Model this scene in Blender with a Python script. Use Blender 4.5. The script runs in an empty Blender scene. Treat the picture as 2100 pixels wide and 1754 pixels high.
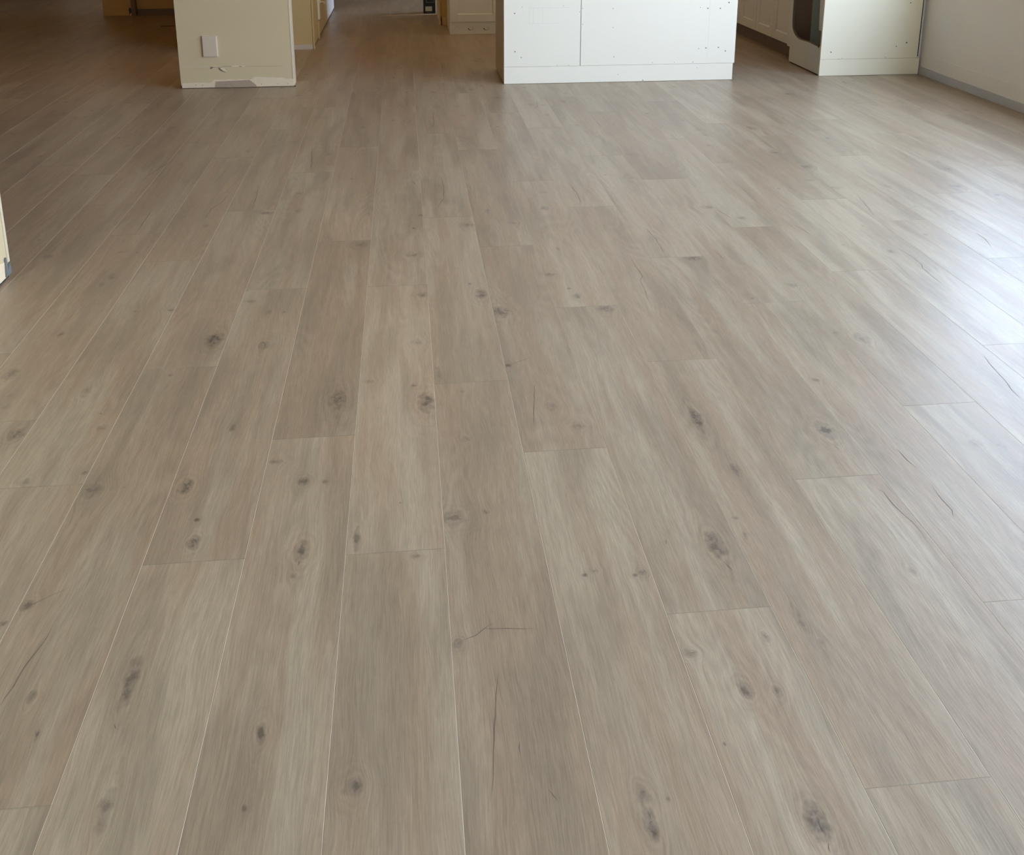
import bpy, bmesh, math, random
from mathutils import Vector

S = bpy.context.scene
COL = S.collection
PI = math.pi

# ------------------------------------------------------------------ camera
cam_data = bpy.data.cameras.new('camera')
cam = bpy.data.objects.new('camera', cam_data)
COL.objects.link(cam)
cam.location = (0, 0, 1.25)
cam.rotation_euler = (math.radians(90 - 16.0686), 0, math.radians(-6.0538))
cam_data.sensor_width = 36
cam_data.lens = 2074.0 / 2100 * 36
cam_data.shift_y = -(877 - 350) / 2100
cam_data.clip_start = 0.05
cam_data.clip_end = 200
S.camera = cam

# ------------------------------------------------------------------ world, exposure
S.view_settings.view_transform = 'Standard'
S.view_settings.look = 'None'
S.view_settings.gamma = 1
S.view_settings.use_curve_mapping = False
S.view_settings.exposure = 0.0

W = bpy.data.worlds.new('world')
S.world = W
W.use_nodes = True
wn = W.node_tree.nodes; wl = W.node_tree.links
wn.clear()
wo = wn.new('ShaderNodeOutputWorld'); bg = wn.new('ShaderNodeBackground')
tc = wn.new('ShaderNodeTexCoord'); sx = wn.new('ShaderNodeSeparateXYZ'); cr = wn.new('ShaderNodeValToRGB')
wl.new(tc.outputs['Generated'], sx.inputs[0]); wl.new(sx.outputs['Z'], cr.inputs[0])
cr.color_ramp.elements[0].position = 0.0; cr.color_ramp.elements[0].color = (0.64, 0.765, 1.0, 1)
cr.color_ramp.elements[1].position = 0.7; cr.color_ramp.elements[1].color = (0.54, 0.69, 1.0, 1)
wl.new(cr.outputs[0], bg.inputs[0]); bg.inputs[1].default_value = 12.2
wl.new(bg.outputs[0], wo.inputs[0])

# room dimensions shared by the openings, their portals and the walls
XR = 3.41                      # inner face of the right wall
SLIDER = (-1.5, 3.3, 0.03, 2.80)   # y0, y1, z0, z1 of the sliding door in the right wall
SIDEWIN = (3.4, 5.85, 0.74, 2.45)     # y0, y1, z0, z1 of the window in the right wall
BACKWIN = (1.9, 3.1, 0.9, 2.3)  # x0, x1, z0, z1 of the window behind the camera
YB = -2.6
CEIL = 2.95

def portal(name, loc, rot, sx_, sy_):
    l = bpy.data.lights.new(name, 'AREA'); l.shape = 'RECTANGLE'; l.size = sx_; l.size_y = sy_
    l.cycles.is_portal = True
    o = bpy.data.objects.new(name, l); COL.objects.link(o); o.location = loc; o.rotation_euler = rot
    return o
portal('daylight_portal_side', (XR + .14, (SLIDER[0] + SLIDER[1]) / 2, (SLIDER[2] + SLIDER[3]) / 2), (0, math.radians(90), 0), SLIDER[3] - SLIDER[2], SLIDER[1] - SLIDER[0])
portal('daylight_portal_window', (XR + .14, (SIDEWIN[0] + SIDEWIN[1]) / 2, (SIDEWIN[2] + SIDEWIN[3]) / 2), (0, math.radians(90), 0), SIDEWIN[3] - SIDEWIN[2], SIDEWIN[1] - SIDEWIN[0])
portal('daylight_portal_back', ((BACKWIN[0] + BACKWIN[1]) / 2, YB - .14, (BACKWIN[2] + BACKWIN[3]) / 2), (math.radians(90), 0, 0), BACKWIN[1] - BACKWIN[0], BACKWIN[3] - BACKWIN[2])

# ------------------------------------------------------------------ material helpers
class NT:
    def __init__(s, name):
        s.m = bpy.data.materials.new(name); s.m.use_nodes = True
        s.n = s.m.node_tree.nodes; s.l = s.m.node_tree.links; s.n.clear()
        s.out = s.n.new('ShaderNodeOutputMaterial'); s.b = s.n.new('ShaderNodeBsdfPrincipled')
        s.l.new(s.b.outputs[0], s.out.inputs[0])
    def node(s, t): return s.n.new(t)
    def put(s, sock, v):
        if isinstance(v, bpy.types.NodeSocket): s.l.new(v, sock)
        elif v is not None: sock.default_value = v
    def math(s, op, a, b=None, c=None, clamp=False):
        n = s.n.new('ShaderNodeMath'); n.operation = op; n.use_clamp = clamp
        s.put(n.inputs[0], a); s.put(n.inputs[1], b); s.put(n.inputs[2], c)
        return n.outputs[0]
    def comb(s, x, y, z):
        n = s.n.new('ShaderNodeCombineXYZ'); s.put(n.inputs[0], x); s.put(n.inputs[1], y); s.put(n.inputs[2], z)
        return n.outputs[0]
    def sep(s, v):
        n = s.n.new('ShaderNodeSeparateXYZ'); s.put(n.inputs[0], v); return n.outputs
    def noise(s, vec, scale=1.0, detail=2.0, rough=0.5, dist=0.0):
        n = s.n.new('ShaderNodeTexNoise'); s.put(n.inputs['Vector'], vec)
        n.inputs['Scale'].default_value = scale; n.inputs['Detail'].default_value = detail
        n.inputs['Roughness'].default_value = rough; n.inputs['Distortion'].default_value = dist
        return n.outputs[0]
    def mix(s, f, a, b, mode='MIX'):
        n = s.n.new('ShaderNodeMix'); n.data_type = 'RGBA'; n.blend_type = mode
        s.put(n.inputs[0], f); s.put(n.inputs[6], a); s.put(n.inputs[7], b)
        return n.outputs[2]
    def smooth(s, v, lo, hi, a=0.0, b=1.0):
        n = s.n.new('ShaderNodeMapRange'); n.interpolation_type = 'SMOOTHSTEP'
        s.put(n.inputs[0], v)
        for i, q in enumerate((lo, hi, a, b)): s.put(n.inputs[i + 1], q)
        return n.outputs[0]
    def attr(s, name, what='Fac'):
        n = s.n.new('ShaderNodeAttribute'); n.attribute_name = name; return n.outputs[what]

def srgb(r, g, b):
    f = lambda c: (c / 255 / 12.92) if c / 255 <= .04045 else ((c / 255 + .055) / 1.055) ** 2.4
    return (f(r), f(g), f(b), 1)

def paint(name, col, rough=.6, var=.04, scale=3.0, bump=.15, spec=.5):
    t = NT(name)
    geo = t.node('ShaderNodeNewGeometry').outputs['Position']
    n1 = t.noise(geo, scale, 3)
    f = t.math('MULTIPLY_ADD', n1, 2 * var, 1 - var)
    m = t.mix(1.0, col, t.comb(f, f, f), 'MULTIPLY')
    t.put(t.b.inputs['Base Color'], m)
    t.b.inputs['Roughness'].default_value = rough
    t.b.inputs['Specular IOR Level'].default_value = spec
    if bump:
        bn = t.node('ShaderNodeBump'); bn.inputs['Strength'].default_value = bump; bn.inputs['Distance'].default_value = .001
        t.put(bn.inputs['Height'], t.noise(geo, 420, 2)); t.put(t.b.inputs['Normal'], bn.outputs[0])
    return t.m

M = {}
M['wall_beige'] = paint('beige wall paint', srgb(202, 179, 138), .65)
M['wall_tan'] = paint('tan wall paint', srgb(202, 170, 112), .6)
M['wall_white'] = paint('off white wall paint', srgb(236, 232, 226), .6)
M['brown_wall'] = paint('brown papered wall', srgb(128, 98, 60), .7)
M['ceiling'] = paint('ceiling paint', srgb(184, 166, 138), .8)
M['board'] = paint('white faced board', srgb(240, 229, 208), .42, .015, 1.5, .08)
M['board_cream'] = paint('cream white board', srgb(244, 234, 206), .45, .015, 1.5, .08)
M['board_edge'] = paint('board cut edge', srgb(235, 233, 226), .5, .02, 8, 0)
M['island_side'] = paint('taupe painted side', srgb(172, 160, 138), .5)
M['cab_cream'] = paint('cream cabinet paint', srgb(230, 216, 182), .4, .02, 3, .04)
M['cab_white'] = paint('white cabinet paint', srgb(212, 212, 202), .38, .02, 3, .04)
M['plinth_wood'] = paint('brown plinth', srgb(122, 104, 88), .5, .12, 9, .05)
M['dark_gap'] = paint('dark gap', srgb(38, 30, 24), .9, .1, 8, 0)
M['plaster'] = paint('bare joint compound', srgb(222, 198, 164), .8, .06, 18, .4)
M['paper'] = paint('torn grey board paper', srgb(168, 144, 118), .85, .08, 25, .4)
M['plate'] = paint('plastic plate', srgb(206, 184, 156), .35, .01, 3, 0)
M['screw'] = paint('screw steel', srgb(110, 112, 108), .4, .1, 40, 0)
M['scratch'] = paint('torn paint edge', srgb(120, 104, 78), .8, .2, 60, 0)
M['shoe'] = paint('grey skirting strip', srgb(190, 190, 194), .55, .05, 12, .05)
M['box_black'] = paint('black carton', srgb(22, 22, 24), .35, .05, 6, 0)
M['label'] = paint('printed label', srgb(196, 198, 192), .6, .02, 6, 0)
M['print_grey'] = paint('grey print', srgb(120, 124, 126), .6, .02, 6, 0)
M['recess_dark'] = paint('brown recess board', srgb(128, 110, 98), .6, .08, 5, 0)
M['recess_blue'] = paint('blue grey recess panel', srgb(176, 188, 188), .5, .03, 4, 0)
M['mdf_edge'] = paint('cut mdf edge', srgb(112, 98, 76), .8, .1, 30, 0)
M['metal'] = paint('window frame metal', srgb(228, 228, 226), .4, .01, 3, 0)
M['dark_metal'] = paint('dark metal', srgb(58, 52, 46), .35, .05, 20, 0)
M['stone'] = paint('worktop stone', srgb(205, 202, 196), .3, .08, 20, 0)
M['patio'] = paint('patio concrete', srgb(176, 172, 164), .8, .08, 1.2, .2)
M['bead'] = paint('corner bead', srgb(206, 188, 156), .6, .02, 6, 0)

def glass():
    m = bpy.data.materials.new('window glass'); m.use_nodes = True
    n = m.node_tree.nodes; l = m.node_tree.links; n.clear()
    o = n.new('ShaderNodeOutputMaterial'); mx = n.new('ShaderNodeMixShader'); t = n.new('ShaderNodeBsdfTransparent')
    g = n.new('ShaderNodeBsdfGlossy'); g.inputs['Roughness'].default_value = 0.02
    t.inputs[0].default_value = (.96, .98, .97, 1)
    mx.inputs[0].default_value = .04; l.new(t.outputs[0], mx.inputs[1]); l.new(g.outputs[0], mx.inputs[2]); l.new(mx.outputs[0], o.inputs[0])
    return m
M['glass'] = glass()

def floor_material():
    t = NT('oak plank floor')
    uv = t.node('ShaderNodeUVMap'); uv.uv_map = 'plank'
    v, u, _ = t.sep(uv.outputs[0])
    seed = t.attr('seed'); tone = t.attr('tone'); pink = t.attr('pink')
    s17 = t.math('MULTIPLY', seed, 37.0)
    # slow wander of the grain
    wn1 = t.noise(t.comb(t.math('MULTIPLY', v, 6.0), t.math('MULTIPLY', u, 2.2), s17), 1, 2)
    wander = t.math('MULTIPLY', t.math('SUBTRACT', wn1, .5), .04)
    rag = t.noise(t.comb(t.math('MULTIPLY', v, 70.0), t.math('MULTIPLY', u, 50.0), s17), 1, 3, .6)
    ragc = t.math('SUBTRACT', rag, .5)
    dv = wander; dark = None; halo = None; ring = None
    for k in 'abc':
        c = t.sep(t.attr('knot_' + k, 'Vector')); p = t.sep(t.attr('shape_' + k, 'Vector'))
        # c = (across, along, radius)   p = (aspect, strength, -)
        du = t.math('SUBTRACT', u, c[1]); dd = t.math('SUBTRACT', v, c[0])
        a = t.math('DIVIDE', du, t.math('MULTIPLY', c[2], p[0])); b = t.math('DIVIDE', dd, c[2])
        e = t.math('SQRT', t.math('ADD', t.math('MULTIPLY', a, a), t.math('MULTIPLY', b, b)))
        er = t.math('MULTIPLY_ADD', ragc, 1.5, e)
        has = t.math('MINIMUM', t.math('MULTIPLY', p[1], 20.0), 1.0)
        g = t.math('EXPONENT', t.math('MULTIPLY', t.math('MULTIPLY', e, e), -.28))
        push = t.math('MULTIPLY', t.math('MULTIPLY', dd, g), t.math('MULTIPLY', has, -.85))
        dv = t.math('ADD', dv, push)
        dk = t.math('MULTIPLY', t.smooth(er, .25, 1.15, 1, 0), p[1])
        hl = t.math('MULTIPLY', t.math('EXPONENT', t.math('MULTIPLY', er, -.9)), p[1])
        rg = t.math('MULTIPLY', t.math('MULTIPLY', t.math('SINE', t.math('MULTIPLY', er, 8.5)), t.math('EXPONENT', t.math('MULTIPLY', e, -.75))), p[1])
        dark = dk if dark is None else t.math('MAXIMUM', dark, dk)
        halo = hl if halo is None else t.math('ADD', halo, hl)
        ring = rg if ring is None else t.math('ADD', ring, rg)
    f = t.math('ADD', v, dv)
    fine = t.smooth(t.noise(t.comb(t.math('MULTIPLY', f, 430.0), t.math('MULTIPLY', u, 19.0), s17), 1, 3, .65), .30, .68)
    pore = t.noise(t.comb(t.math('MULTIPLY', f, 300.0), t.math('MULTIPLY', u, 9.0), s17), 1, 1)
    mid = t.noise(t.comb(t.math('MULTIPLY', f, 75.0), t.math('MULTIPLY', u, 2.6), s17), 1, 3, .6)
    broad = t.noise(t.comb(t.math('MULTIPLY', f, 16.0), t.math('MULTIPLY', u, 1.15), s17), 1, 3, .55)
    hue = t.noise(t.comb(t.math('MULTIPLY', f, 13.0), t.math('MULTIPLY', u, 1.7), t.math('ADD', s17, 9.0)), 1, 2, .5)
    cath = t.noise(t.comb(t.math('MULTIPLY', f, 8.5), t.math('MULTIPLY', u, 1.25), t.math('ADD', s17, 4.0)), 1, 1.2, .4)
    cont = t.math('SINE', t.math('MULTIPLY', cath, 110.0))
    cmask = t.smooth(t.noise(t.comb(t.math('MULTIPLY', v, 9.0), t.math('MULTIPLY', u, 2.2), t.math('ADD', s17, 21.0)), 1, 1), .45, .62)
    smear = t.noise(t.comb(t.math('MULTIPLY', v, 22.0), t.math('MULTIPLY', u, 16.0), t.math('ADD', s17, 3.0)), 1, 3, .6)
    pale = srgb(169, 152, 127); rosy = srgb(159, 137, 112); dull = srgb(143, 126, 104)
    fb = t.smooth(t.math('MULTIPLY_ADD', pink, -.12, broad), .33, .67)
    base = t.mix(fb, rosy, pale)
    fh = t.smooth(hue, .46, .66, 0, .6)
    base = t.mix(fh, base, dull)
    br = t.math('MULTIPLY_ADD', t.math('SUBTRACT', fine, .5), .21, 1.0)
    br = t.math('MULTIPLY_ADD', t.math('SUBTRACT', pore, .5), .20, br)
    br = t.math('MULTIPLY_ADD', t.math('SUBTRACT', mid, .5), .30, br)
    br = t.math('MULTIPLY_ADD', t.math('SUBTRACT', smear, .5), .10, br)
    br = t.math('MULTIPLY_ADD', t.math('MULTIPLY', cont, cmask), .045, br)
    br = t.math('MULTIPLY_ADD', ring, -.16, br)
    br = t.math('MULTIPLY_ADD', halo, -.18, br)
    br = t.math('MULTIPLY_ADD', tone, .08, br)
    base = t.mix(1.0, base, t.comb(br, br, br), 'MULTIPLY')
    kcol = t.mix(t.smooth(rag, .4, .6), srgb(70, 60, 52), srgb(122, 108, 96))
    base = t.mix(t.math('MULTIPLY', dark, .74), base, kcol)
    base = t.mix(t.math('MULTIPLY', t.attr('edge'), .62), base, srgb(200, 186, 162))
    t.put(t.b.inputs['Base Color'], base)
    ro = t.math('MULTIPLY_ADD', fine, .08, .33)
    t.put(t.b.inputs['Roughness'], t.math('MULTIPLY_ADD', t.attr('edge'), .25, ro))
    bn = t.node('ShaderNodeBump'); bn.inputs['Strength'].default_value = .12; bn.inputs['Distance'].default_value = .0006
    t.put(bn.inputs['Height'], fine); t.put(t.b.inputs['Normal'], bn.outputs[0])
    return t.m
M['floor'] = floor_material()
M['pencil'] = paint('faint pencil', srgb(208, 202, 190), .7, .03, 30, 0)
M['crack'] = paint('crack in the plank', srgb(112, 98, 84), .7, .2, 60, 0)

# ------------------------------------------------------------------ mesh helpers
def tag(o, label=None, cat=None, group=None, kind=None):
    if label: o['label'] = label
    if cat: o['category'] = cat
    if group: o['group'] = group
    if kind: o['kind'] = kind
    return o

def obj(name, bm, mat, parent=None, smooth=False):
    me = bpy.data.meshes.new(name); bmesh.ops.recalc_face_normals(bm, faces=bm.faces); bm.to_mesh(me); bm.free()
    for m in (mat if isinstance(mat, (list, tuple)) else [mat]): me.materials.append(M[m])
    if smooth:
        for p in me.polygons: p.use_smooth = True
    o = bpy.data.objects.new(name, me); COL.objects.link(o)
    if parent is not None:
        o.parent = parent; o.location = -Vector(parent.location)
    return o

def thing(name, label, cat, loc, group=None):
    o = bpy.data.objects.new(name, None); COL.objects.link(o); o.location = loc; o.empty_display_size = .1
    return tag(o, label, cat, group)

def box(bm, x0, x1, y0, y1, z0, z1, bev=0.0, mi=0):
    vs = [bm.verts.new((x, y, z)) for x in (x0, x1) for y in (y0, y1) for z in (z0, z1)]
    q = [(0, 1, 3, 2), (4, 6, 7, 5), (0, 4, 5, 1), (2, 3, 7, 6), (0, 2, 6, 4), (1, 5, 7, 3)]
    fs = [bm.faces.new([vs[i] for i in a]) for a in q]
    for f in fs: f.material_index = mi
    if bev:
        es = list({e for f in fs for e in f.edges})
        bmesh.ops.bevel(bm, geom=es, offset=bev, segments=2, affect='EDGES', profile=.5)
    return bm

def B(*a, **k): return box(bmesh.new(), *a, **k)

def prism(pts, axis, a0, a1, bm=None):
    """polygon of 2-D points extruded along an axis: 'y' -> pts are (x,z); 'x' -> pts are (y,z)"""
    bm = bm or bmesh.new()
    mk = (lambda p, a: (p[0], a, p[1])) if axis == 'y' else ((lambda p, a: (a, p[0], p[1])) if axis == 'x' else (lambda p, a: (p[0], p[1], a)))
    A = [bm.verts.new(mk(p, a0)) for p in pts]; C = [bm.verts.new(mk(p, a1)) for p in pts]
    bm.faces.new(A); bm.faces.new(C[::-1])
    n = len(pts)
    for i in range(n): bm.faces.new((A[i], A[(i + 1) % n], C[(i + 1) % n], C[i]))
    return bm

def disc(bm, c, r, axis, depth, seg=12):
    pts = [(c[0] + r * math.cos(2 * PI * i / seg), c[1] + r * math.sin(2 * PI * i / seg)) for i in range(seg)]
    return prism(pts, axis, depth[0], depth[1], bm)

def struct(name, bm, mat, parent=None):
    o = obj(name, bm, mat, parent)
    if parent is None: o['kind'] = 'structure'
    return o

# knots: x y radius aspect strength; cracks: x y, x y, ... in metres
KNOTS="""-0.908 5.503 0.0186 2 0.5;-1.764 5.776 0.0110 2 0.5;-1.669 4.705 0.0225 0.6 0.35;-0.556 3.822 0.0266 0.7 0.8;-0.456 4.068 0.0121 1.5 0.5;-0.439 3.834 0.0134 1.5 0.5;-1.004 3.438 0.0119 0.7 0.5;-0.952 3.428 0.0068 1 0.5;-0.976 3.204 0.0144 2 0.5;-0.993 3.143 0.0094 2 0.6;-1.004 2.772 0.0084 2 0.6;-1.243 3.416 0.0235 1 0.35;-0.832 2.911 0.0073 0.6 0.6;-0.723 2.911 0.0147 0.6 0.75;-0.499 2.953 0.0210 0.6 0.4;-0.433 2.865 0.0117 1.4 0.6;-0.387 2.861 0.0073 1.5 0.6;-0.560 2.687 0.0234 2.2 0.9;-0.416 2.637 0.0150 1.8 0.75;0.293 5.673 0.0196 1 0.4;0.312 5.433 0.0134 1 0.6;-0.075 5.357 0.0158 1.4 0.5;-0.236 5.205 0.0128 2 0.4;-0.247 4.259 0.0085 1.2 0.6;0.215 3.595 0.0220 1 0.6;0.039 3.729 0.0132 1 0.6;0.011 3.583 0.0073 2 0.7;0.006 3.302 0.0236 0.7 0.55;-0.178 3.424 0.0243 1 0.55;0.302 3.755 0.0115 3 0.5;0.385 3.600 0.0148 1 0.5;0.530 3.768 0.0193 1.2 0.6;0.550 3.975 0.0202 0.8 0.4;0.512 3.311 0.0069 2 0.7;0.450 3.074 0.0193 0.9 0.7;0.495 2.949 0.0077 1 0.7;0.509 2.885 0.0137 1.5 0.7;0.578 2.784 0.0266 0.9 0.7;0.262 2.792 0.0322 1.3 0.7;0.183 3.023 0.0063 1 0.8;0.214 2.935 0.0184 2 0.9;0.032 2.947 0.0198 1 0.8;0.011 2.611 0.0192 1 0.3;0.469 5.153 0.0154 1 0.5;1.163 5.025 0.0127 0.8 0.5;1.324 5.375 0.0217 0.8 0.5;1.053 4.529 0.0184 1 0.4;2.300 5.805 0.0325 0.8 0.5;2.681 5.459 0.0281 0.8 0.4;2.893 5.333 0.0249 0.8 0.35;1.784 4.980 0.0357 1.5 0.5;1.737 4.492 0.0209 0.8 0.6;1.788 4.239 0.0287 1.2 0.6;1.720 4.029 0.0232 0.8 0.5;1.544 3.925 0.0103 1 0.6;1.780 3.914 0.0247 1 0.4;1.178 3.712 0.0310 0.7 0.5;1.270 3.569 0.0187 1.2 0.6;0.959 3.168 0.0301 0.8 0.7;1.208 2.902 0.0203 1 0.6;1.049 2.812 0.0076 1 0.6;1.198 2.545 0.0126 1 0.5;1.263 2.506 0.0221 1.6 0.4;1.531 3.243 0.0069 1 0.5;2.305 3.872 0.0330 0.9 0.35;-1.056 2.533 0.0180 2 0.6;-1.016 2.411 0.0074 1 0.6;-1.009 2.349 0.0072 1 0.5;-0.934 2.219 0.0183 1.5 0.8;-0.831 2.414 0.0124 2.5 0.45;-0.637 2.481 0.0077 0.8 0.5;-0.763 2.296 0.0036 1 0.6;-0.744 2.226 0.0116 1 0.5;-0.434 2.195 0.0081 2.2 0.7;-0.193 2.299 0.0219 2.2 0.85;-0.497 1.959 0.0157 1.8 1;-0.727 2.034 0.0107 0.8 0.7;-0.692 1.962 0.0228 1.2 0.6;-0.625 1.969 0.0042 1 0.8;-0.844 2.009 0.0137 1.2 0.45;-0.449 1.834 0.0069 1 0.8;-0.441 1.760 0.0124 1.8 0.85;-0.313 2.035 0.0163 0.6 0.6;-0.246 1.951 0.0126 1.3 0.8;-0.199 1.944 0.0074 1.3 0.7;-0.229 1.712 0.0161 2 0.9;-0.238 1.638 0.0055 1.3 0.8;-0.004 2.357 0.0075 0.9 1;0.027 2.268 0.0206 2.4 0.95;-0.117 2.390 0.0126 0.7 0.4;0.062 2.406 0.0090 5 0.6;0.118 2.313 0.0062 1 0.5;0.113 2.087 0.0102 1.4 0.5;0.249 2.442 0.0104 1 0.8;0.332 2.216 0.0144 1.5 0.4;0.384 2.117 0.0163 1.2 0.5;0.072 1.785 0.0258 1 0.65;0.137 1.800 0.0090 1 0.5;-0.123 1.736 0.0077 5 0.75;-0.009 1.672 0.0112 0.6 0.5;0.304 1.585 0.0064 1 0.8;0.326 1.593 0.0064 0.8 0.7;0.399 1.574 0.0055 1 0.7;0.414 1.579 0.0082 1.2 0.9;-0.039 1.849 0.0041 1 0.6;0.673 2.116 0.0141 4 0.8;0.960 2.034 0.0196 2 0.8;0.696 1.897 0.0086 3 0.55;0.575 1.646 0.0172 2.4 0.9;0.640 1.726 0.0079 0.8 0.5;0.641 1.665 0.0048 3 0.6;1.280 1.942 0.0135 1.2 0.35;1.329 1.930 0.0056 1 0.4;0.919 1.528 0.0110 1.3 0.35;1.035 2.276 0.0114 1 0.5;-0.703 1.608 0.0114 1.2 0.8;-0.728 1.565 0.0068 1.1 0.9;-0.621 1.387 0.0078 2 0.6;-0.587 1.307 0.0030 4 0.8;-0.473 1.404 0.0111 5 0.8;-0.249 1.275 0.0082 2.6 0.85;-0.105 1.167 0.0140 1.3 0.8;-0.449 1.166 0.0102 3.5 0.7;0.060 1.433 0.0091 1.2 0.9;-0.255 1.147 0.0041 1.5 0.6;0.514 1.282 0.0125 1.5 0.85;0.562 1.272 0.0078 1.7 0.7;0.585 1.392 0.0075 1.6 0.6;0.444 1.369 0.0148 0.7 0.5;0.305 1.063 0.0094 3.2 0.95;0.305 1.108 0.0097 1.8 0.7;0.338 1.098 0.0034 1.6 0.7;0.534 1.042 0.0155 2 0.85;0.447 1.182 0.0029 2 0.7;0.660 1.429 0.0077 5 0.4;0.675 1.368 0.0066 1.5 0.4;-0.064 1.163 0.0021 1 0.1"""
CRACKS="""-1.309 5.030,-1.324 4.917,-1.322 4.843;-1.082 4.642,-1.114 4.538,-1.140 4.392;-0.745 4.078,-0.753 3.980,-0.781 3.889,-0.782 3.769;-0.632 4.155,-0.624 4.012,-0.619 3.871;-1.010 3.895,-1.005 3.781,-1.004 3.642;-0.464 4.817,-0.444 4.575,-0.437 4.410;0.141 5.537,0.139 5.221,0.122 5.167,0.103 5.116;0.140 4.248,0.144 4.101,0.138 3.938,0.115 3.856,0.103 3.777;0.008 4.210,0.028 4.135;0.754 5.758,0.743 5.626,0.716 5.551;0.681 4.066,0.689 3.946,0.686 3.815;0.871 3.498,0.880 3.384,0.875 3.224;0.747 3.190,0.749 3.108,0.750 3.025,0.737 2.993,0.724 2.827;1.201 3.678,1.225 3.568;1.436 3.477,1.448 3.420,1.453 3.349;1.054 3.239,1.066 3.143;1.707 3.194,1.715 3.111,1.711 3.028,1.699 2.998,1.696 2.933,1.694 2.858;2.067 3.316,2.065 3.248,2.040 3.164;1.832 3.805,1.811 3.676,1.783 3.538;-0.564 2.710,-0.569 2.678,-0.558 2.631;-0.427 2.663,-0.413 2.643,-0.415 2.606;-0.707 1.607,-0.692 1.612,-0.668 1.630,-0.641 1.652;-0.640 1.542,-0.644 1.502,-0.655 1.453,-0.659 1.411,-0.664 1.372;0.307 2.335,0.295 2.252,0.278 2.128;0.249 2.442,0.281 2.462,0.321 2.487;-0.189 2.313,-0.195 2.279,-0.184 2.242;0.952 1.976,0.960 1.940;0.572 1.598,0.586 1.561;1.091 1.941,1.091 1.890,1.097 1.854;1.096 1.798,1.092 1.746,1.093 1.703,1.084 1.682;0.974 1.798,0.981 1.779,0.981 1.732,0.993 1.671,0.994 1.620;1.545 2.363,1.533 2.300,1.522 2.225,1.511 2.173,1.508 2.131;0.065 1.437,0.090 1.449,0.124 1.476;0.122 1.360,0.115 1.314,0.108 1.270,0.101 1.207,0.091 1.132;0.140 1.219,0.139 1.198;0.173 1.132,0.177 1.121,0.182 1.112;0.306 1.082,0.307 1.070;0.302 1.063,0.310 1.067;0.537 1.050,0.536 1.038,0.537 1.022;0.536 1.010,0.533 0.995;-0.505 1.977,-0.487 1.944,-0.502 1.937;-0.447 1.773,-0.440 1.768,-0.431 1.751;-0.233 1.705,-0.229 1.715,-0.226 1.697;-0.230 1.683,-0.231 1.666;-0.627 1.393,-0.624 1.402;-0.592 1.321,-0.584 1.300;-0.478 1.387,-0.472 1.371;-0.476 1.318,-0.470 1.306;0.100 1.464,0.146 1.461,0.197 1.454;0.442 1.370,0.461 1.371;0.482 1.674,0.479 1.655"""

# ------------------------------------------------------------------ floor: bevelled planks in one mesh
PW, PL = 0.19112, 1.34
X0 = 0.04857                                      # seam between column -1 and column 0
JOINT = {-8: 5.783, -7: 3.996, -6: 3.62, -5: 1.99, -4: 2.52, -3: 1.70, -2: 2.13, -1: 1.69, 0: 2.36, 1: 2.015, 2: 1.465, 3: 2.425,
         4: 1.845, 5: 1.435, 6: 2.125, 7: 3.0, 8: 2.425, 9: 3.478, 10: 1.72, 11: 2.45, 12: 2.12, 13: 5.492, 14: 2.9, 15: 2.5, 16: 3.4, 17: 1.9}
TONE = {(-1, 1.69): (.6, -.3), (-1, .35): (0.1, 0.1), (-2, 2.13): (-.9, 1.0), (-2, .79): (.1, .3), (-3, 1.70): (.1, .4), (-3, .36): (.5, -.2),
        (-4, 1.18): (-.6, .2), (-4, 2.52): (.2, .3), (0, 1.02): (-.4, 1.0), (0, 2.36): (.5, .1), (1, 2.015): (-.4, .7), (1, .675): (.2, -.1),
        (2, 1.465): (-.5, .2), (2, 2.805): (.5, .3), (2, .125): (.3, .3), (3, 1.085): (.1, .6), (3, 2.425): (-.3, .5), (4, 1.845): (-.4, .1),
        (4, .505): (0, .0), (5, 1.435): (0, .2), (-5, .65): (-.2, .1), (-6, .94): (-.4, .1), (-4, 3.86): (-.2, .2), (-4, -.16): (-.2, 0)}

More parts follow.
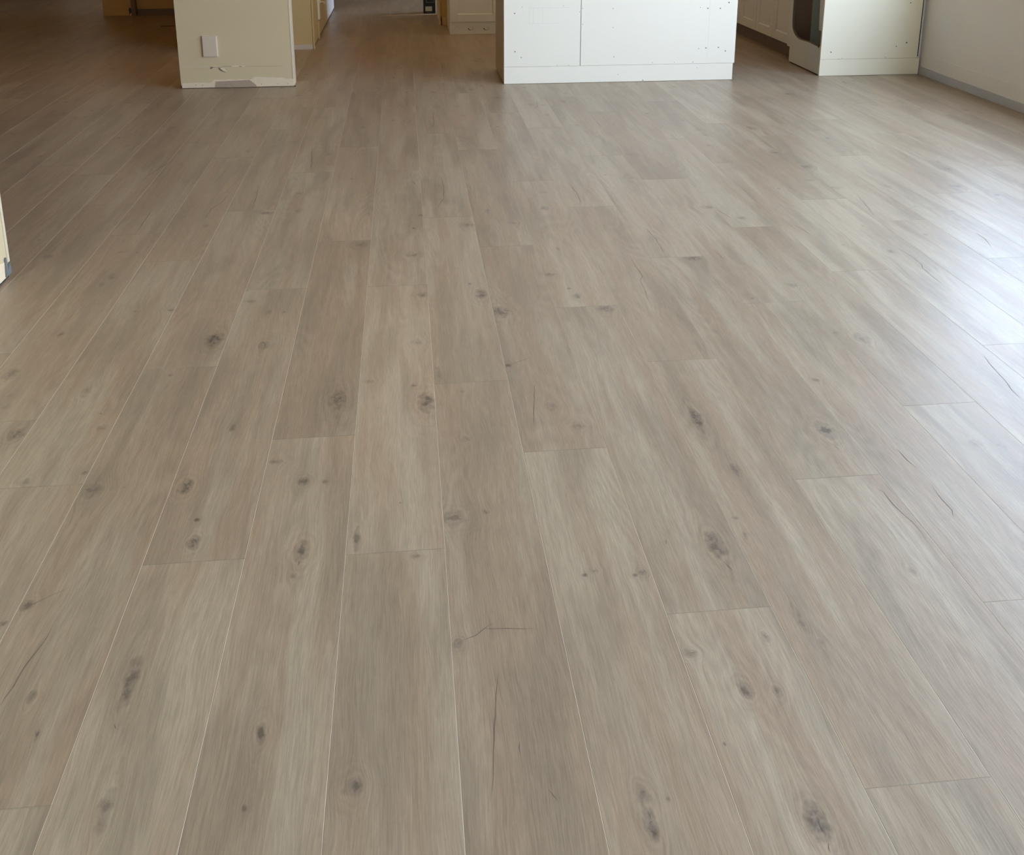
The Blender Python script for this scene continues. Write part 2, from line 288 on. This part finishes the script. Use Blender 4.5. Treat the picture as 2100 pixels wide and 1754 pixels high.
def plank_floor(x_lo, x_hi, y_lo, y_hi):
    rnd = random.Random(11)
    knots = [tuple(map(float, q.split())) for q in KNOTS.split(';')]
    verts = []; faces = []; uvs = []
    fa = {k: [] for k in ('seed', 'tone', 'pink', 'edge')}
    kv = {k: [] for k in ('knot_a', 'knot_b', 'knot_c', 'shape_a', 'shape_b', 'shape_c')}
    c_lo = math.floor((x_lo - X0) / PW); c_hi = math.ceil((x_hi - X0) / PW)
    for c in range(c_lo, c_hi):
        xa = X0 + c * PW; xb = xa + PW; xc = (xa + xb) / 2
        j = JOINT.get(c, rnd.uniform(0, PL))
        n0 = math.floor((y_lo - j) / PL); n1 = math.ceil((y_hi - j) / PL)
        for n in range(n0, n1):
            ya = j + n * PL; yb = ya + PL
            seed = rnd.random(); tone = rnd.uniform(-.55, .55); pink = rnd.uniform(-.4, .9)
            for (tc_, ty), tv in TONE.items():
                if tc_ == c and abs(ty - ya) < .1: tone, pink = tv
            mine = [[k[0] - xc, k[1] - ya, k[2], k[3], k[4]] for k in knots if xa <= k[0] < xb and ya <= k[1] < yb]
            seen = mine or (-1.6 < xc < 2.0 and ya < 4.0)
            if not mine:
                for _ in range(rnd.choice((0, 1, 1, 2)) if seen else rnd.choice((2, 3, 4, 5))):
                    mine.append([rnd.uniform(-.07, .07), rnd.uniform(.08, PL - .08), rnd.uniform(.006, .018), rnd.choice((.8, 1, 1.4, 2)), rnd.uniform(.3, .7) * (.6 if seen else 1)])
            mine.sort(key=lambda k: k[1])
            slots = {'a': mine[0::3], 'b': mine[1::3], 'c': mine[2::3]}
            cuts = {.0009, PL - .0009}
            for s in slots.values():
                for p, q in zip(s, s[1:]): cuts.add((p[1] + q[1]) / 2)
            cuts = sorted(cuts)
            g = .0007; d = .0004; hw = PW / 2
            def face(pts, edge, um):
                b = len(verts)
                for (vx, uy, z) in pts:
                    verts.append((xc + vx, ya + uy, z)); uvs.append((vx, uy))
                faces.append((b, b + 1, b + 2, b + 3))
                fa['seed'].append(seed); fa['tone'].append(tone); fa['pink'].append(pink); fa['edge'].append(edge)
                for s in 'abc':
                    best = None
                    for k in slots[s]:
                        if best is None or abs(k[1] - um) < abs(best[1] - um): best = k
                    if best: kv['knot_' + s] += best[:3]; kv['shape_' + s] += [best[3], best[4], 0]
                    else: kv['knot_' + s] += [0, 9, .01]; kv['shape_' + s] += [1, 0, 0]
            for p, q in zip(cuts, cuts[1:]):
                um = (p + q) / 2
                face([(-hw + g, p, 0), (hw - g, p, 0), (hw - g, q, 0), (-hw + g, q, 0)], 0, um)
            face([(-hw, 0, -d), (-hw + g, g, 0), (-hw + g, PL - g, 0), (-hw, PL, -d)], 1, .6)
            face([(hw - g, g, 0), (hw, 0, -d), (hw, PL, -d), (hw - g, PL - g, 0)], 1, .6)
            face([(-hw, 0, -d), (hw, 0, -d), (hw - g, g, 0), (-hw + g, g, 0)], .45, .1)
            face([(-hw + g, PL - g, 0), (hw - g, PL - g, 0), (hw, PL, -d), (-hw, PL, -d)], .45, PL - .1)
    nplank = len(faces)
    # drying cracks printed in the boards, as slivers just proud of the surface
    crnd = random.Random(4)
    for line in CRACKS.split(';'):
        pts = [tuple(map(float, p.split())) for p in line.split(',')]
        fine = []
        for a, b in zip(pts, pts[1:]):
            L = math.hypot(b[0] - a[0], b[1] - a[1]); k = max(2, int(L / .02))
            nx, ny = -(b[1] - a[1]) / L, (b[0] - a[0]) / L
            for i in range(k):
                s = i / k; jit = crnd.uniform(-1, 1) * .0012
                fine.append((a[0] + (b[0] - a[0]) * s + nx * jit, a[1] + (b[1] - a[1]) * s + ny * jit))
        fine.append(pts[-1])
        N = len(fine) - 1
        dist = math.hypot(fine[0][0], fine[0][1])
        wmax = .0006 + .00013 * dist
        prev = None
        for i, p in enumerate(fine):
            a = fine[max(0, i - 1)]; b = fine[min(N, i + 1)]
            L = math.hypot(b[0] - a[0], b[1] - a[1]) or 1
            nx, ny = -(b[1] - a[1]) / L, (b[0] - a[0]) / L
            w = wmax * (abs(math.sin(PI * i / N)) ** .5) * crnd.uniform(.5, 1.1) + .00008
            cur = ((p[0] + nx * w, p[1] + ny * w, .00025), (p[0] - nx * w, p[1] - ny * w, .00025))
            if prev:
                b0 = len(verts); verts.extend([prev[0], prev[1], cur[1], cur[0]]); uvs.extend([(0, 0)] * 4)
                faces.append((b0, b0 + 1, b0 + 2, b0 + 3))
                for k in fa: fa[k].append(0)
                for k in kv: kv[k] += [0, 9, .01] if k[0] == 'k' else [1, 0, 0]
            prev = cur
    me = bpy.data.meshes.new('floor')
    me.from_pydata(verts, [], faces)
    ul = me.uv_layers.new(name='plank')
    flat = []
    for f in faces:
        for i in f: flat += uvs[i]
    ul.data.foreach_set('uv', flat)
    for k, vals in fa.items():
        a = me.attributes.new(k, 'FLOAT', 'FACE'); a.data.foreach_set('value', vals)
    for k, vals in kv.items():
        a = me.attributes.new(k, 'FLOAT_VECTOR', 'FACE'); a.data.foreach_set('vector', vals)
    me.materials.append(M['floor']); me.materials.append(M['crack'])
    me.polygons.foreach_set('material_index', [0 if i < nplank else 1 for i in range(len(faces))])
    me.update()
    # all faces up
    bm = bmesh.new(); bm.from_mesh(me)
    for f in bm.faces:
        if f.normal.z < 0: f.normal_flip()
    bm.to_mesh(me); bm.free()
    o = bpy.data.objects.new('floor', me); COL.objects.link(o); o['kind'] = 'structure'
    return o
plank_floor(-6.0, XR, YB, 13.0)
struct('floor_subfloor', B(-6.1, XR, YB, 13.0, -.12, -.004), 'dark_gap')
struct('ground', B(XR + .15, 16, YB - 8, 14, -.3, -.12), 'patio')
struct('ground_back', B(-7, XR + .15, YB - 8, YB - .15, -.3, -.12), 'patio')

# ------------------------------------------------------------------ room shell
struct('ceiling', B(-6.15, XR + .15, YB - .15, 13.15, CEIL, CEIL + .12), 'ceiling')
# right wall with the sliding door opening
y0, y1, z0, z1 = SLIDER
bm = bmesh.new()
HALLWIN = (9.95, 12.2, .3, 2.3)
last = YB - .15
for (a, b_, c_, d_) in (SLIDER, SIDEWIN, HALLWIN):
    box(bm, XR, XR + .15, last, a, -.1, CEIL); box(bm, XR, XR + .15, a, b_, d_, CEIL); box(bm, XR, XR + .15, a, b_, -.1, c_); last = b_
box(bm, XR, XR + .15, last, 13.15, -.1, CEIL)
wr = struct('wall_right', bm, 'wall_white')
prt = obj('paint_edge', B(XR - .003, XR + .001, 2.5, 6.33, .05, .139), 'wall_white', wr)
struct('baseboard_right', B(XR - .009, XR + .001, 2.4, 6.36, 0, .052, bev=.0015), 'shoe')
dd = struct('door_1', bmesh.new(), 'metal')
f = bmesh.new()
for a in (y0, (y0 + y1) / 2 - .03, y1 - .06): box(f, XR + .05, XR + .11, a, a + .06, z0, z1)
box(f, XR + .05, XR + .11, y0, y1, z0, z0 + .05); box(f, XR + .05, XR + .11, y0, y1, z1 - .06, z1)
obj('door_frame', f, 'metal', dd)
obj('pane', B(XR + .077, XR + .083, y0 + .05, y1 - .05, z0 + .04, z1 - .05), 'glass', dd)
for nm, (a0, a1, c0, c1) in (('window_2', SIDEWIN), ('window_3', HALLWIN)):
    wz = struct(nm, bmesh.new(), 'metal'); f = bmesh.new()
    for a in (a0, (a0 + a1) / 2 - .025, a1 - .05): box(f, XR + .05, XR + .10, a, a + .05, c0, c1)
    box(f, XR + .05, XR + .10, a0, a1, c0, c0 + .05); box(f, XR + .05, XR + .10, a0, a1, c1 - .05, c1)
    obj('window_frame', f, 'metal', wz)
    obj('window_sill', B(XR - .02, XR + .05, a0 - .02, a1 + .02, c0 - .02, c0 + .005, bev=.002), 'metal', wz)
    obj('pane', B(XR + .073, XR + .079, a0 + .04, a1 - .04, c0 + .04, c1 - .04), 'glass', wz)
# back wall with a window behind the camera
bx0, bx1, bz0, bz1 = BACKWIN
bm = bmesh.new()
box(bm, -6.15, bx0, YB - .15, YB, -.1, CEIL); box(bm, bx1, XR, YB - .15, YB, -.1, CEIL)
box(bm, bx0, bx1, YB - .15, YB, bz1, CEIL); box(bm, bx0, bx1, YB - .15, YB, -.1, bz0)
struct('wall_back', bm, 'wall_white')
ww = struct('window_1', bmesh.new(), 'metal')
f = bmesh.new()
for a in (bx0, (bx0 + bx1) / 2 - .03, bx1 - .06): box(f, a, a + .06, YB - .11, YB - .05, bz0, bz1)
box(f, bx0, bx1, YB - .11, YB - .05, bz0, bz0 + .06); box(f, bx0, bx1, YB - .11, YB - .05, bz1 - .06, bz1)
obj('window_frame', f, 'metal', ww)
obj('pane', B(bx0 + .05, bx1 - .05, YB - .083, YB - .077, bz0 + .05, bz1 - .05), 'glass', ww)
# outer left and far walls
struct('wall_outer_left', B(-6.15, -6.0, YB, 13.0, -.1, CEIL), 'brown_wall')
struct('wall_far', B(-6.15, XR, 13, 13.15, -.1, CEIL), 'brown_wall')
struct('bounce_wall', B(-3.75, -2.4, 11.7, 11.8, 0, CEIL), 'wall_white')  # unseen white wall added to bounce a pale sheen onto the floor

# foreground wall on the left edge, stripped along its foot
def ragged(x_pts, base, amp, rnd): return [(x, base(x) + rnd.uniform(-amp, amp)) for x in x_pts]
r9 = random.Random(9)
wl_ = struct('wall_left', B(-1.43, -1.31, .3, 3.252, .007, CEIL), 'wall_beige')
obj('gap', B(-1.425, -1.313, .3, 3.245, -.003, .0072), 'dark_gap', wl_)
ys = [.3 + i * .04 for i in range(73)] + [3.225]
top = [(y, .075 + .03 * math.sin(y * 9) + r9.uniform(-.004, .004)) for y in ys]
obj('plaster_patch', prism([(.3, .009), (3.225, .009)] + top[::-1], 'x', -1.3104, -1.3085), 'plaster', wl_)
obj('corner_bead', B(-1.316, -1.306, 3.238, 3.2535, .05, CEIL - .02, bev=.002), 'bead', wl_)
obj('bent_metal', prism([(3.205, .012), (3.215, .07), (3.222, .074), (3.226, .03), (3.244, .05), (3.25, .012)], 'x', -1.31, -1.304), 'screw', wl_)

# partition stub between the living area and the hall
st = struct('wall_partition', B(-1.39, -.702, 6.36, 6.475, .003, CEIL), 'wall_beige')
obj('corner_bead', B(-.708, -.6995, 6.3585, 6.478, .004, CEIL - .02, bev=.002), 'bead', st)
xs = [-1.385 + i * .022 for i in range(32)]
top = [(x, (.036 if x < -1.2 else (.052 if x < -.96 else (.066 - .012 * (x + .92)/.2 if x < -.76 else .05))) + r9.uniform(-.002, .002)) for x in xs]
obj('plaster_patch', prism([(xs[0], .004), (xs[-1], .006)] + top[::-1], 'y', 6.3575, 6.3602), 'plaster', st)
obj('torn_paper', prism([(-1.187, .003), (-.93, .004), (-.935, .016), (-.972, .048), (-1.08, .044), (-1.178, .042)], 'y', 6.3562, 6.358), 'paper', st)
obj('torn_paper', prism([(-1.10, .036), (-1.0, .012), (-.93, .003), (-1.0, .003), (-1.14, .003), (-1.16, .03)], 'y', 6.3555, 6.3564), 'paper', st)
bm = bmesh.new()
for x, z in ((-1.30, .022), (-1.26, .021), (-1.12, .021), (-1.085, .016), (-.90, .02), (-.80, .02), (-.74, .02)): disc(bm, (x, z), .0024, 'y', (6.3545, 6.358), 8)
obj('nail_hole', bm, 'scratch', st)
obj('paint_ridge', prism([(-1.38, .131), (-1.21, .1305), (-1.21, .1335), (-1.38, .1345)], 'y', 6.358, 6.3602), 'bead', st)
obj('paint_ridge', prism([(-.98, .1325), (-.85, .131), (-.77, .1315), (-.77, .1328), (-.85, .1325), (-.98, .134)], 'y', 6.359, 6.3602), 'paper', st)
obj('paint_tear', prism([(-1.205, .122), (-1.19, .126), (-1.15, .1265), (-1.12, .132), (-1.0, .1325), (-.99, .137), (-1.06, .1385), (-1.15, .1375), (-1.2, .1365)], 'y', 6.3588, 6.3602), 'plaster', st)
bm = bmesh.new()
prism([(-1.206, .12), (-1.196, .122), (-1.19, .129), (-1.16, .13), (-1.13, .13), (-1.13, .133), (-1.18, .1325), (-1.2, .135)], 'y', 6.3578, 6.3598, bm)
prism([(-1.13, .1345), (-1.075, .134), (-1.075, .1365), (-1.13, .137)], 'y', 6.3578, 6.3598, bm)
prism([(-1.03, .1315), (-1.015, .132), (-1.015, .135), (-1.03, .1345)], 'y', 6.3578, 6.3598, bm)
prism([(-1.151, .13), (-1.145, .12), (-1.13, .107), (-1.112, .098), (-1.13, .103), (-1.149, .113), (-1.156, .123)], 'y', 6.3578, 6.3598, bm)
obj('paint_tear', bm, 'scratch', st)
obj('paint_tear', prism([(-1.142, .128), (-1.125, .126), (-1.108, .108), (-1.108, .102), (-1.128, .108), (-1.142, .118)], 'y', 6.3585, 6.3599), 'plaster', st)
bm = bmesh.new()
box(bm, -1.3915, -1.386, 6.356, 6.36, .003, .018); box(bm, -.702, -.692, 6.356, 6.366, .0005, .004)
obj('gap', bm, 'dark_gap', st)

# blank plate on the partition
tp = thing('wall_plate', 'beige blank cover plate screwed low on the front of the free-standing partition wall', 'wall plate', (-1.196, 6.36, .262))
cover = B(-1.24, -1.152, 6.346, 6.36, .1985, .3255, bev=.0035)
obj('cover', cover, 'plate', tp)
obj('backing_gasket', B(-1.243, -1.149, 6.3565, 6.36, .195, .329), 'bead', tp)

# closet block behind the partition, forming the left side of the hall
w = struct('wall_hall_front', B(-1.62, -.702, 7.81, 7.93, .004, CEIL), 'wall_tan')
struct('baseboard_hall', B(-1.62, -.705, 7.80, 7.812, 0, .04, bev=.002), 'plate')
w = struct('wall_hall_left', B(-.82, -.70, 7.93, 9.40, .012, CEIL), 'wall_tan')
obj('gap', B(-.81, -.704, 7.93, 10.33, -.002, .013), 'dark_gap', w)
struct('wall_hall_left_end', B(-.82, -.70, 9.40, 10.345, .014, CEIL), 'wall_white')
struct('wall_closet', B(-1.62, -.82, 10.22, 10.34, .0, CEIL), 'wall_tan')
struct('wall_closet_side', B(-1.62, -1.50, 7.93, 10.22, .0, CEIL), 'wall_tan')
tr = struct('trim_1', B(-.70, -.688, 7.813, 7.86, .0, 2.1, bev=.002), 'wall_tan')
tr = struct('trim_2', B(-.70, -.685, 8.36, 8.43, .155, 2.1, bev=.003), 'cab_cream')
bm = B(-.70, -.69, 8.34, 8.36, .0, .14); obj('notch', bm, 'wall_tan', tr)
# lever handle on the hall side
h = thing('door_handle', 'small pale door handle on the left side of the hallway', 'handle', (-.70, 8.57, .27))
bm = bmesh.new(); disc(bm, (8.57, .27), .022, 'x', (-.70, -.69)); obj('rose', bm, 'cab_cream', h)
bm = bmesh.new(); disc(bm, (8.57, .27), .008, 'x', (-.69, -.65)); box(bm, -.66, -.648, 8.5, 8.58, .262, .278, bev=.003); obj('lever', bm, 'bead', h)

# far left room walls
w = struct('wall_far_left', B(-2.85, -2.585, 10.03, 10.15, .004, CEIL), 'wall_tan')
struct('baseboard_far_left', B(-2.852, -2.59, 10.018, 10.031, 0, .058, bev=.002), 'wall_tan')
struct('wall_far_middle', B(-2.545, -1.62, 10.06, 10.18, .0, CEIL), 'wall_tan')
struct('baseboard_far_middle', B(-2.54, -1.62, 10.046, 10.061, 0, .058, bev=.002), 'plinth_wood')
pt = struct('door_2', B(-2.585, -2.545, 10.01, 10.16, .0, CEIL), 'plinth_wood')
obj('torn_edge', prism([(-2.61, .008), (-2.585, .0), (-2.583, .06), (-2.60, .075), (-2.612, .055), (-2.606, .03)], 'y', 10.012, 10.032), 'dark_metal', pt)
obj('torn_edge', prism([(-2.603, .0), (-2.586, .0), (-2.586, .028), (-2.598, .02)], 'y', 10.004, 10.012), 'plaster', pt)
ts = obj('floor_strip', B(-2.14, -1.86, 9.205, 9.235, .0, .008, bev=.002), 'plinth_wood')
tag(ts, 'thin brown transition strip lying on the dark floor left of the partition wall', 'floor strip')
struct('wall_kitchen_back', B(.43, XR, 9.18, 9.30, .0, CEIL), 'wall_white')
struct('wall_room_side', B(-5.2, -5.08, 7.2, 9.4, 0, CEIL), 'wall_tan')

# right side of the hall
w = struct('wall_hall_right', B(.315, .43, 9.035, 9.80, .003, CEIL), 'wall_tan')
struct('trim_3', B(.305, .322, 9.02, 9.045, .0, 2.1, bev=.002), 'wall_tan')
b = struct('baseboard_hall_right', B(.328, .372, 9.022, 9.036, .0, .075, bev=.002), 'wall_tan')
ch = obj('chipped_edge', prism([(.323, .0), (.331, .004), (.332, .05), (.327, .078), (.321, .09), (.319, .05)], 'y', 9.014, 9.024), 'dark_metal', b)

# ------------------------------------------------------------------ furniture
def shaker_front(name, parent, mat, axis, a0, a1, z0, z1, plane, out, stile=.065, depth=.019, rec=.007, knob=None):
    """shaker door: frame round a recessed panel. axis 'y': runs along y, faces -x; axis 'x': runs along x, faces -y"""
    bm = bmesh.new()
    def bx(p0, p1, q0, q1, d0, d1, bev=0):
        if axis == 'y': box(bm, d0, d1, p0, p1, q0, q1, bev)
        else: box(bm, p0, p1, d0, d1, q0, q1, bev)
    f0, f1 = plane, plane + depth
    bx(a0, a0 + stile, z0, z1, f0, f1, .0012); bx(a1 - stile, a1, z0, z1, f0, f1, .0012)
    bx(a0 + stile, a1 - stile, z0, z0 + stile, f0, f1, .0012); bx(a0 + stile, a1 - stile, z1 - stile, z1, f0, f1, .0012)
    bx(a0 + stile - .005, a1 - stile + .005, z0 + stile - .005, z1 - stile + .005, f0 + rec, f1)
    # small slope round the recess
    i0, i1, k0, k1 = a0 + stile, a1 - stile, z0 + stile, z1 - stile; s = .007
    def P(a, z, d): return (d, a, z) if axis == 'y' else (a, d, z)
    o = [P(i0, k0, f0), P(i1, k0, f0), P(i1, k1, f0), P(i0, k1, f0)]
    n = [P(i0 + s, k0 + s, f0 + rec), P(i1 - s, k0 + s, f0 + rec), P(i1 - s, k1 - s, f0 + rec), P(i0 + s, k1 - s, f0 + rec)]
    O = [bm.verts.new(p) for p in o]; N = [bm.verts.new((p[0] - (.0003 if axis == 'y' else 0), p[1] - (.0003 if axis == 'x' else 0), p[2])) for p in n]
    for i in range(4): bm.faces.new((O[i], O[(i + 1) % 4], N[(i + 1) % 4], N[i]))
    d = obj('door', bm, mat, parent)
    if knob:
        kb = bmesh.new()
        bmesh.ops.create_uvsphere(kb, u_segments=14, v_segments=8, radius=.013)
        bmesh.ops.translate(kb, vec=Vector(knob), verts=kb.verts)
        k = obj('knob', kb, 'dark_metal', None, True); k.parent = d
        k.location = -Vector(parent.location) - d.location
        k.matrix_parent_inverse.identity()
    return d

# white-clad island (end panel, back panels, plinth board)
isl = thing('kitchen_island', 'white board-clad kitchen island with a vertical panel joint and screw heads on its back', 'kitchen island', (1.36, 6.55, 0))
IY = 6.29
obj('carcass', B(.622, 2.085, IY + .02, 6.79, .012, .86), 'island_side', isl)
obj('back_panel', B(.616, 1.1015, IY, IY + .018, .1095, .86, bev=.0012), 'board', isl)
obj('back_panel', B(1.1045, 2.112, IY, IY + .018, .1095, .86, bev=.0012), 'board', isl)
obj('joint_gap', B(1.101, 1.105, IY + .006, IY + .02, .109, .86), 'dark_gap', isl)
obj('plinth_board', B(.616, 2.103, IY - .0004, IY + .018, .0015, .1085, bev=.0008), 'board', isl)
obj('side_panel', B(.610, .622, IY + .019, 6.80, .013, .86, bev=.001), 'island_side', isl)
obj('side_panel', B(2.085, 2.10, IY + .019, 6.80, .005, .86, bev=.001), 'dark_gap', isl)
obj('gap', B(.622, 2.08, IY + .02, 6.78, -.001, .012), 'dark_gap', isl)
obj('worktop', B(.58, 2.14, IY - .03, 6.84, .86, .90, bev=.003), 'stone', isl)
SC = [(0.683, 0.447, 1), (0.686, 0.207, 1), (0.726, 0.169, .8), (0.731, 0.486, .6), (1.112, 0.473, .6), (1.114, 0.372, .6), (1.093, 0.451, .5), (1.306, 0.47, .7), (1.32, 0.163, .7),
      (1.869, 0.469, .6), (1.918, 0.463, 1), (1.999, 0.462, 1), (2.054, 0.498, 1.2), (1.871, 0.207, .7), (1.919, 0.21, 1), (2.001, 0.212, 1), (2.048, 0.189, 1),
      (1.838, 0.12, .7), (1.573, 0.1205, .5), (1.715, 0.1205, .5), (1.35, 0.048, .5), (1.867, 0.083, .5), (0.954, 0.116, .5), (1.028, 0.115, .5), (1.513, 0.008, .9),
      (.99, .49, .5), (1.31, .35, .6)]
for x, z, k in SC:
    bm = bmesh.new(); disc(bm, (x, z), .0042 * k, 'y', (IY - .0006, IY + .002), 10)
    obj('screw_head', bm, 'screw', isl)

bm = bmesh.new()
for x0_, x1_, z0_, z1_ in ((.776, .777, .385, .478), (.80, .801, .385, .478), (.86, .861, .382, .476), (.776, 1.03, .4785, .4795), (.776, .97, .3815, .3825)):
    box(bm, x0_, x1_, IY - .0002, IY + .001, z0_, z1_)
obj('pencil_mark', bm, 'pencil', isl)
obj('filled_joint', B(1.93, 1.931, IY - .0002, IY + .001, .14, .55), 'pencil', isl)

# cabinet block against the right wall
blk = thing('end_cabinet', 'tall cream-white boxed end cabinet with a rough cut-out in its side, against the right wall', 'cabinet', (3.05, 6.6, 0))
BX, BY = 2.71, 6.36
obj('end_panel', B(BX, 3.378, BY - .018, BY, .1115, 2.2, bev=.0012), 'board_cream', blk)
obj('plinth_board', B(BX, 3.395, BY - .0183, BY, .0015, .1105, bev=.0008), 'board_cream', blk)
obj('gap', B(3.3785, 3.390, BY - .006, BY + .02, .118, 2.2), 'dark_gap', blk)
obj('filler_strip', B(3.3905, 3.4075, BY + .004, BY + .02, .003, 2.2), 'wall_white', blk)
for x, z, k in ((2.78, .159, 1.1), (3.225, .19, .9), (3.294, .214, 1.3), (3.293, .475, 1), (3.157, .118, .6), (2.86, .117, .5), (2.84, .112, .4)):
    bm = bmesh.new(); disc(bm, (x, z), .0042 * k, 'y', (BY - .0188, BY - .016), 10)
    obj('screw_head', bm, 'screw', blk)
# side panel with the cut-out: polygon in (y, z)
hole = [(6.885, 2.1), (6.883, .42), (6.8795, .291), (6.868, .25), (6.85, .228), (6.817, .207), (6.785, .196), (6.751, .189), (6.70, .187), (6.656, .188), (6.60, .191), (6.556, .1915),
        (6.51, .1905), (6.474, .189), (6.44, .188), (6.41, .187), (6.398, .181), (6.388, .178), (6.376, .18), (6.37, .19)]
out = [(6.362, .2), (6.362, .009), (6.886, .009), (6.886, .11), (6.94, .11), (6.94, 2.2), (6.885, 2.2)]
poly = out + hole[0:1] + hole[1:]
obj('side_panel', prism(poly, 'x', BX, BX + .018), 'cab_white', blk)
obj('side_panel_strip', prism([(6.362, .296), (6.398, .296), (6.404, .31), (6.410, .40), (6.418, .5), (6.42, 2.2), (6.362, 2.2)], 'x', BX, BX + .018), 'cab_white', blk)
ed = [(y + .001, z) for y, z in hole[:17]]
inn = [(y - .006 * (1 if z > .2 else .3), z + (.006 if z < .24 else 0)) for y, z in ed]
obj('cut_edge', prism(ed + inn[::-1], 'x', BX + .003, BX + .016), 'mdf_edge', blk)
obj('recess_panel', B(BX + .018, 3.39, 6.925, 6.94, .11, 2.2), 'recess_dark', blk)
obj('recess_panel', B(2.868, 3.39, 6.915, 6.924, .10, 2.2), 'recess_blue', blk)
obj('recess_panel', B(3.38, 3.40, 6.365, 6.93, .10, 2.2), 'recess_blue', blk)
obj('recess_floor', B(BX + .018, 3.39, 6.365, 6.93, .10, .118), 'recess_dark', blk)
obj('gap', B(BX + .006, 3.38, 6.365, 6.875, -.001, .009), 'dark_gap', blk)
obj('top_panel', B(BX, 3.40, 6.345, 6.94, 2.2, 2.22), 'board_cream', blk)

# run of base cabinets beyond it, along the right wall
gl = 'base cabinets along the kitchen wall'
labs = ['white shaker base cabinet next to the cut-out side panel, nearest of its run',
        'white shaker base cabinet in the middle of the run behind the island', 'white shaker base cabinet at the far end of the run behind the island']
def base_cabinet(yy, lab):
    c = thing('base_cabinet', lab, 'cabinet', (3.06, yy + .37, 0), gl)
    obj('carcass', B(2.752, 3.40, yy + .001, yy + .739, .112, .86), 'cab_white', c)
    obj('toe_kick', B(2.82, 2.835, yy + .0005, yy + .7395, 0, .112), 'plinth_wood', c)
    for k in (0, 1):
        a = yy + k * .37
        shaker_front('door', c, 'cab_white', 'y', a + .0012, a + .3688, .112, .855, 2.733, -1, knob=(2.722, a + (.33 if k == 0 else .04), .79))
    return c
for k, lab in enumerate(labs): base_cabinet((6.942, 7.684, 8.426)[k], lab)
cw = obj('countertop', B(2.70, 3.405, 6.945, 9.17, .862, .90, bev=.003), 'stone')
tag(cw, 'pale stone countertop over the white base cabinets on the kitchen wall', 'countertop')

# cream cabinet at the end of the hall side
cc = thing('cream_cabinet', 'cream shaker cabinet beside the hallway with round marks on its toe kick', 'cabinet', (.6, 8.7, 0))
obj('carcass', B(.375, .86, 8.47, 9.02, .006, .86), 'cab_cream', cc)
obj('gap', B(.38, .85, 8.475, 9.01, -.001, .006), 'dark_gap', cc)
shaker_front('door', cc, 'cab_cream', 'x', .377, .80, .106, .855, 8.45, -1, stile=.062, knob=(.70, 8.444, .30))
tk = obj('toe_kick', B(.374, .86, 8.462, 8.472, .0015, .104), 'cab_cream', cc)
for x, a0, a1 in ((.435, 0, 2 * PI), (.553, -2.6, .6), (.682, -2.8, .5)):
    bm = bmesh.new(); R0, R1 = .0185, .0165; N = 26
    pts = [(x + R0 * math.cos(a0 + (a1 - a0) * i / N), .052 + R0 * math.sin(a0 + (a1 - a0) * i / N)) for i in range(N + (0 if a1 - a0 > 6 else 1))]
    for i in range(len(pts) - (0 if a1 - a0 > 6 else 1)):
        p, q = pts[i], pts[(i + 1) % len(pts)]
        c = (x, .052)
        ip = (c[0] + (p[0] - c[0]) * .9, c[1] + (p[1] - c[1]) * .9); iq = (c[0] + (q[0] - c[0]) * .9, c[1] + (q[1] - c[1]) * .9)
        vs = [bm.verts.new((a[0], 8.4612, a[1])) for a in (p, q, iq, ip)]; bm.faces.new(vs)
    if a0 < 0: prism([(x - .027, .044), (x - .012, .034), (x - .005, .032), (x - .012, .04), (x - .02, .05), (x - .026, .052)], 'y', 8.4606, 8.462, bm)
    obj('round_mark', bm, 'mdf_edge' if a0 < 0 else 'wall_tan', cc)
obj('worktop', B(.35, .88, 8.43, 9.02, .86, .90, bev=.003), 'stone', cc)

# black carton by the hall wall
bx_ = thing('carton', 'black carton with a white sticker standing at the end of the hallway', 'box', (.243, 9.95, 0))
obj('carton_body', B(.186, .300, 9.86, 10.04, .002, .36, bev=.002), 'box_black', bx_)
obj('sticker', B(.204, .268, 9.8592, 9.8604, .0255, .070), 'label', bx_)
obj('printed_line', B(.208, .266, 9.8592, 9.8604, .0125, .0165), 'print_grey', bx_)
bm = bmesh.new()
for q in ((.212, .216, .11, .19), (.286, .290, .11, .19), (.212, .29, .108, .112), (.212, .29, .188, .192)): box(bm, q[0], q[1], 9.8592, 9.8604, q[2], q[3])
obj('printed_outline', bm, 'print_grey', bx_)
struct('light_streak', prism([(-.25, 9.735), (.312, 9.80), (.312, 9.84), (-.25, 9.752)], 'z', 0, .003), 'wall_beige')  # pale strip standing in for a slanted light edge on the floor

# ------------------------------------------------------------------ added fill lights out of view, warming and lifting the dim areas
def add_fill_light(x, y, power, lab, col=(1, .60, .23)):
    t = thing('fill_light', lab, 'fill light', (x, y, CEIL))
    bm = bmesh.new(); disc(bm, (x, y), .075, 'z', (CEIL - .012, CEIL), 24); obj('rim', bm, 'metal', t)
    l = bpy.data.lights.new('fill_lamp', 'POINT'); l.energy = power; l.color = col; l.shadow_soft_size = .06
    o = bpy.data.objects.new('fill_lamp', l); COL.objects.link(o); o.parent = t; o.location = (0, 0, -.09)
add_fill_light(-3.2, 7.0, 14, 'round added fill light over the room left of the partition')
add_fill_light(-.2, 7.9, 16, 'round added fill light over the hallway mouth')
add_fill_light(1.7, 8.0, 14, 'round added fill light over the kitchen floor', (1, .93, .82))
add_fill_light(-3.2, 11.0, 9, 'round added fill light in the room beyond the far left wall', (1, .84, .62))
add_fill_light(-3.0, 3.2, 9, 'round added fill light over the left end of the living area')
